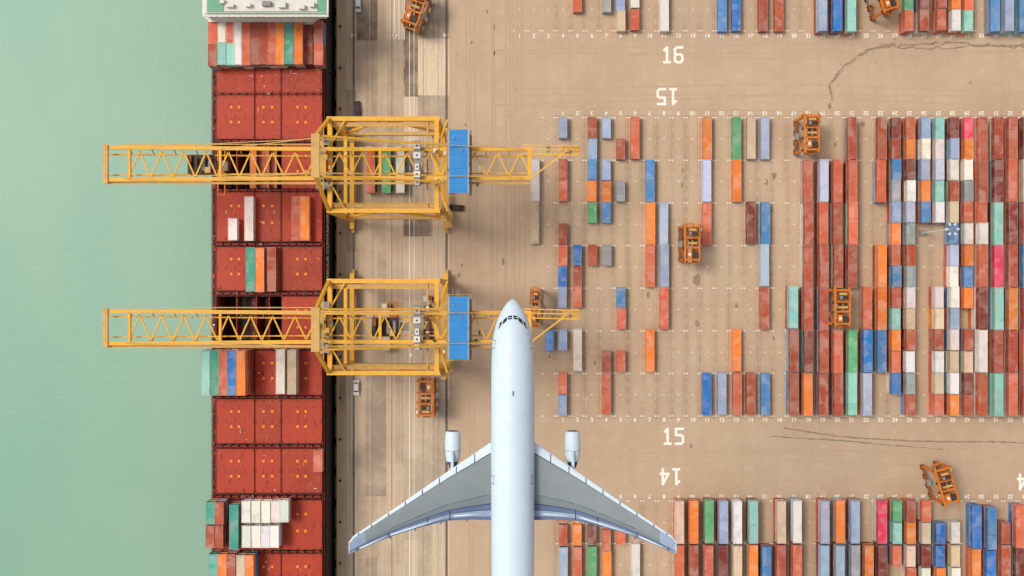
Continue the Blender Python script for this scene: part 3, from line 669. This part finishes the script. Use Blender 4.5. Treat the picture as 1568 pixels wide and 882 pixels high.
for px,py,c in ((569,258,'S'),(593,258,'G'),(614,258,'W'),(592,498,'C'),(655,486,None),(735,935,'R')):
    p=P(px,py,1.3); place(MT,'terminal_truck',(p.x,p.y,0),0)
    if c: cont_at(p.x,p.y-1.2,1.4,True,c)
def car_mesh(m):
    b=MB()
    prof=[(-2.2,.35),(-2.2,.85),(-1.2,.95),(-.75,1.45),(1.0,1.45),(1.7,.98),(2.2,.85),(2.2,.35)]
    n=len(prof); vs=[]
    for s in(-1,1):
        for y,z in prof: vs.append((s*(.85 if z<1.2 else .68),y,z))
    fs=[(i,(i+1)%n,n+(i+1)%n,n+i) for i in range(n)]+[tuple(range(n)),tuple(range(n,2*n))[::-1]]
    b.add(vs,fs,m)
    b.add([(-.66,-1.16,1.0),(.66,-1.16,1.0),(.6,-.8,1.42),(-.6,-.8,1.42)],[(0,1,2,3)],M_glass)
    b.bb(-.6,.6,-1.15,-.8,1.0,1.38,M_glass); b.bb(-.6,.6,1.1,1.5,.95,1.32,M_glass)
    b.bb(-.81,.81,-.6,.9,1.02,1.32,M_glass)
    for s in(-1,1):
        for y in(-1.4,1.4): b.cyl((s*.8-.1,y,.33),(s*.8+.1,y,.33),.33,M_black,12)
    return b.mesh('service_car')
MC=[car_mesh(M_white),car_mesh(M_dark)]
for px,py,i,r in ((545,594,0,0),(548,6,0,0),(547,166,1,0.1),(699,318,1,1.5)):
    p=P(px,py,1.4); place(MC[i],'service_car',(p.x,p.y,0.012),r)
# floodlight mast
b=MB()
b.cyl((0,0,0),(0,0,22),.3,M_white,14,.16); b.box((0,0,.4),(1.6,1.6,.8),M_grey)
for i in range(12):
    a=2*math.pi*i/12;a2=2*math.pi*(i+1)/12; b.beam((1.2*math.cos(a),1.2*math.sin(a),22),(1.2*math.cos(a2),1.2*math.sin(a2),22),.1,.1,M_grey)
for i in range(6):
    a=2*math.pi*i/6; b.beam((0,0,22),(1.2*math.cos(a),1.2*math.sin(a),22),.1,.1,M_grey); b.box((1.5*math.cos(a),1.5*math.sin(a),21.9),(.7,.5,.4),M_white,a)
c=P(1412,357); b.obj('floodlight_mast',(c.x,c.y,0))
# ---------------------------------------------------------------- airliner
ZP=170.0; k=S*(H-ZP)/H; AX=785
b=MB()
prof=[(0,.6),(2,4.5),(5,8),(10,12),(18,17),(28,22),(40,26.3),(54,29.6),(72,31.6),(95,32.7),(120,33.2),(200,33.3),(300,33.3),(400,33),(450,32),(520,28.5),(580,22),(630,14.5),(670,7.5),(690,3)]
def prof_r(o):
    for i in range(len(prof)-1):
        if prof[i][0]<=o<=prof[i+1][0]:
            t=(o-prof[i][0])/(prof[i+1][0]-prof[i][0]); return prof[i][1]*(1-t)+prof[i+1][1]*t
    return 3
X=(AX-784)*k
def fz(o):
    r=prof_r(o)/33.3
    return ZP-(1-r)*1.15 if o<150 else ZP+(1-r)*1.9
def fp(o,th,grow=1.0):
    r=prof_r(o)*k*grow; return Vector((X+r*math.sin(th),(441-458-o)*k,fz(o)+r*math.cos(th)))
NR=48; offs=[]
for i in range(len(prof)-1):
    n_=1 if prof[i+1][0]-prof[i][0]<25 else 3
    for j in range(n_): offs.append(prof[i][0]+(prof[i+1][0]-prof[i][0])*j/n_)
offs.append(690)
vs=[fp(o,2*math.pi*j/NR) for o in offs for j in range(NR)]
fs=[(i*NR+j,i*NR+(j+1)%NR,(i+1)*NR+(j+1)%NR,(i+1)*NR+j) for i in range(len(offs)-1) for j in range(NR)]
b.add(vs,fs,M_pw)
b.add([fp(0,2*math.pi*j/NR) for j in range(NR)],[tuple(range(NR))],M_pw)
def patch(o0,o1,t0,t1,m,g=1.006,o0b=None,o1b=None):
    o0b=o0 if o0b is None else o0b; o1b=o1 if o1b is None else o1b; n=4; vs=[]
    for i in range(n+1):
        t=t0+(t1-t0)*i/n; a=o0+(o0b-o0)*i/n; c=o1+(o1b-o1)*i/n
        vs+=[fp(a,math.radians(t),g),fp(c,math.radians(t),g)]
    b.add(vs,[(2*i,2*i+2,2*i+3,2*i+1) for i in range(n)],m)
for s in(-1,1):
    patch(24.5,30,s*2.5,s*19,M_glass,1.01,25.5,31)
    patch(26.5,33,s*22,s*37,M_glass,1.01,31,38.5)
    patch(32.5,40,s*41,s*52,M_glass,1.01,37,46)
    for o in (62,268,462):
        for (a,c,t0,t1) in((o,o+.9,58,76),(o+12,o+12.9,58,76),(o,o+12.9,58,59.5)):
            patch(a,c,s*t0,s*t1,M_pl,1.003)
    for q in range(60):
        o=75+q*6.2; patch(o,o+2.6,s*80,s*86,M_glass,1.004)
for o in (48,105,165,222,340,398): patch(o,o+.35,-75,75,M_pb2,1.0025)
b.bb(X-.05,X+.05,(441-458-140)*k-.4,(441-458-140)*k+.2,ZP+33*k,ZP+33*k+.3,M_pg)
secs=[(20,668,797),(34,677,796),(60,695,795.5),(80,708.5,796),(97,720,797),(120,736,802),(150,757,810),(170,771,816),(200,791,827),(225,808,837.5),(243,820,846),(251,830,849)]
T=[0,.012,.06,.13,.145,.3,.5,.66,.78,.795,.86,.87,.95,1.0]
TM=[M_pwb,M_pwb,M_pwb,M_pl,M_pg,M_pg,M_pg,M_pg2,M_pl,M_pb,M_pl,M_pb2,M_pb]
def zth(t): return .11*(2.97*math.sqrt(t)-1.26*t-3.516*t*t+2.843*t**3-1.036*t**4)*0.5
def wing(s):
    rows=[]
    for d,le,te in secs:
        z=ZP-1.3+(d-20)/230*2.6; kk=S*(H-z)/H; ch=(te-le)*kk
        up=[];lo=[]
        for t in T:
            x=(AX-784+s*d)*kk; y=(441-(le+(te-le)*t))*kk; h=zth(t)*ch
            up.append((x,y,z+h+ch*.015)); lo.append((x,y,z-h*.7))
        rows.append(up+lo[::-1])
    n=len(T)
    for i in range(len(rows)-1):
        A=rows[i];B=rows[i+1];M_=len(A)
        for j in range(M_):
            j2=(j+1)%M_; jj=j if j<n-1 else (M_-2-j if j<M_-1 else 0)
            m=TM[max(0,min(n-2,jj))]
            if secs[i][0]>=225 and m in(M_pg,M_pg2): m=M_pb2
            b.add([A[j],B[j],B[j2],A[j2]],[(0,1,2,3)],m)
    b.add(rows[-1],[tuple(range(len(rows[-1])))],M_pwb)
    def wpt(d,t,dz=.03):
        for i in range(len(secs)-1):
            if secs[i][0]<=d<=secs[i+1][0]:
                u=(d-secs[i][0])/(secs[i+1][0]-secs[i][0]); le=secs[i][1]*(1-u)+secs[i+1][1]*u; te=secs[i][2]*(1-u)+secs[i+1][2]*u
        z=ZP-1.3+(d-20)/230*2.6; kk=S*(H-z)/H; ch=(te-le)*kk
        return Vector(((AX-784+s*d)*kk,(441-(le+(te-le)*t))*kk,z+zth(t)*ch+ch*.015+dz))
    for d in (58,86,112,138,164,190,216,236): b.beam(wpt(d,.015),wpt(d,.13),.12,.04,M_pl)
    for d in (96,130,190,238): b.beam(wpt(d,.79),wpt(d,.99),.12,.05,M_pl)
    for (d0,d1) in ((40,94),(100,128),(132,188)):
        b.beam(wpt(d0,.66),wpt(d1,.66),.06,.03,M_pb)
    for (d0,d1) in ((44,90),(104,186),(194,234)): b.beam(wpt(d0,.915),wpt(d1,.915),.2,.05,M_pwb)
    for d in (70,110,150,188):
        a=wpt(d,.6,-.5); c=wpt(d,.99,-.45)+Vector((0,-.4,-.1)); b.cyl(a,c,.25,M_pg,10,.1)
    b.beam(wpt(250,.2,.0),wpt(250,.95,.0),.14,.1,M_pwb)
    ez=ZP-3.2; ke=S*(H-ez)/H; ex=(AX-784+s*91.5)*ke
    st=[(660,9.6),(661,10.8),(664,11.5),(675,12.2),(688,12.2),(700,11),(706,10)]
    NR2=28; vs=[];
    for py,r in st:
        for j in range(NR2): a=2*math.pi*j/NR2; vs.append((ex+r*ke*math.cos(a),(441-py)*ke,ez+r*ke*math.sin(a)))
    b.add(vs,[(i*NR2+j,(i+1)*NR2+j,(i+1)*NR2+(j+1)%NR2,i*NR2+(j+1)%NR2) for i in range(len(st)-1) for j in range(NR2)],M_pw)
    b.add([v for v in vs[:NR2]],[tuple(range(NR2))],M_pl)
    b.cyl((ex,(441-704)*ke,ez),(ex,(441-716)*ke,ez),9.2*ke,M_pl,20,5.5*ke); b.cyl((ex,(441-716)*ke,ez),(ex,(441-724)*ke,ez),3.6*ke,M_dark,14,1.2*ke)
    b.cyl((ex,(441-688.6)*ke,ez),(ex,(441-689.6)*ke,ez),12.35*ke,M_pb2,28)
    b.beam((ex,(441-690)*ke,ez+.7),(ex,(441-735)*ke,ez+1.9),.4,1.1,M_pw)
wing(1); wing(-1)
for s in(-1,1):
    vs=[]
    for i in range(13):
        u=i/12; y=(441-(665+u*145))*k; w=math.sin(math.pi*u)**.6
        vs+=[(X+s*(33.0*k-.25),y,ZP-.2),(X+s*(33*k-.1+.45*w),y,ZP-1.3),(X+s*(33*k-.6),y,ZP-2.6)]
    b.add(vs,[(3*i+j,3*i+3+j,3*i+4+j,3*i+1+j) for i in range(12) for j in range(2)],M_pw)
yt=(441-458-620)*k
for s in(-1,1):
    vs=[(X+s*1,yt+3.2,ZP+1.2),(X+s*1,yt-3,ZP+1.2),(X+s*9.8,yt-5.2,ZP+2.2),(X+s*9.8,yt-3,ZP+2.2)]
    b.add(vs+[Vector(v)-Vector((0,0,.3)) for v in vs],[(0,1,2,3),(7,6,5,4),(0,3,7,4),(1,5,6,2),(2,6,7,3)],M_pw)
vs=[(yt+5,ZP+2),(yt-2.5,ZP+2),(yt-5.5,ZP+10.5),(yt-2.5,ZP+10.5)]
b.add([(X-.2,*v) for v in vs]+[(X+.2,*v) for v in vs],[(0,1,2,3),(7,6,5,4),(0,3,7,4),(1,5,6,2),(2,6,7,3)],M_pw)
o=b.obj('passenger_airliner')
me=o.data
wi={i for i,m in enumerate(me.materials) if m in (M_pw,M_pwb,M_pg,M_pb)}
me.polygons.foreach_set('use_smooth',[p.material_index in wi and len(p.vertices)==4 and p.area<8 for p in me.polygons])
# ---------------------------------------------------------------- light, sky, camera
w=bpy.data.worlds.new('World'); scene.world=w; w.use_nodes=True; nt=w.node_tree
sky=nt.nodes.new('ShaderNodeTexSky'); sky.sky_type='NISHITA'; sky.sun_disc=False
el=math.radians(60); az=math.radians(-70)
sky.sun_elevation=el; sky.sun_rotation=az; sky.dust_density=3; sky.ozone_density=0.6
bg=nt.nodes['Background']; bg.inputs['Strength'].default_value=0.15
hs=nt.nodes.new('ShaderNodeHueSaturation'); hs.inputs['Saturation'].default_value=0.32
nt.links.new(sky.outputs[0],hs.inputs['Color']); nt.links.new(hs.outputs[0],bg.inputs[0])
sd=Vector((math.sin(az)*math.cos(el),math.cos(az)*math.cos(el),math.sin(el)))
sl=bpy.data.lights.new('sun','SUN'); sl.energy=1.9; sl.angle=math.radians(16); sl.color=(1,.95,.86)
so=bpy.data.objects.new('sun',sl); so.rotation_euler=(-sd).to_track_quat('-Z','Y').to_euler(); scene.collection.objects.link(so)
cd=bpy.data.cameras.new('camera'); cd.sensor_width=36; cd.lens=36*H/(1568*S); cd.clip_start=1; cd.clip_end=8000
co=bpy.data.objects.new('camera',cd); co.location=(0,0,H); scene.collection.objects.link(co); scene.camera=co
scene.view_settings.view_transform='Standard'; scene.view_settings.look='None'; scene.view_settings.exposure=0
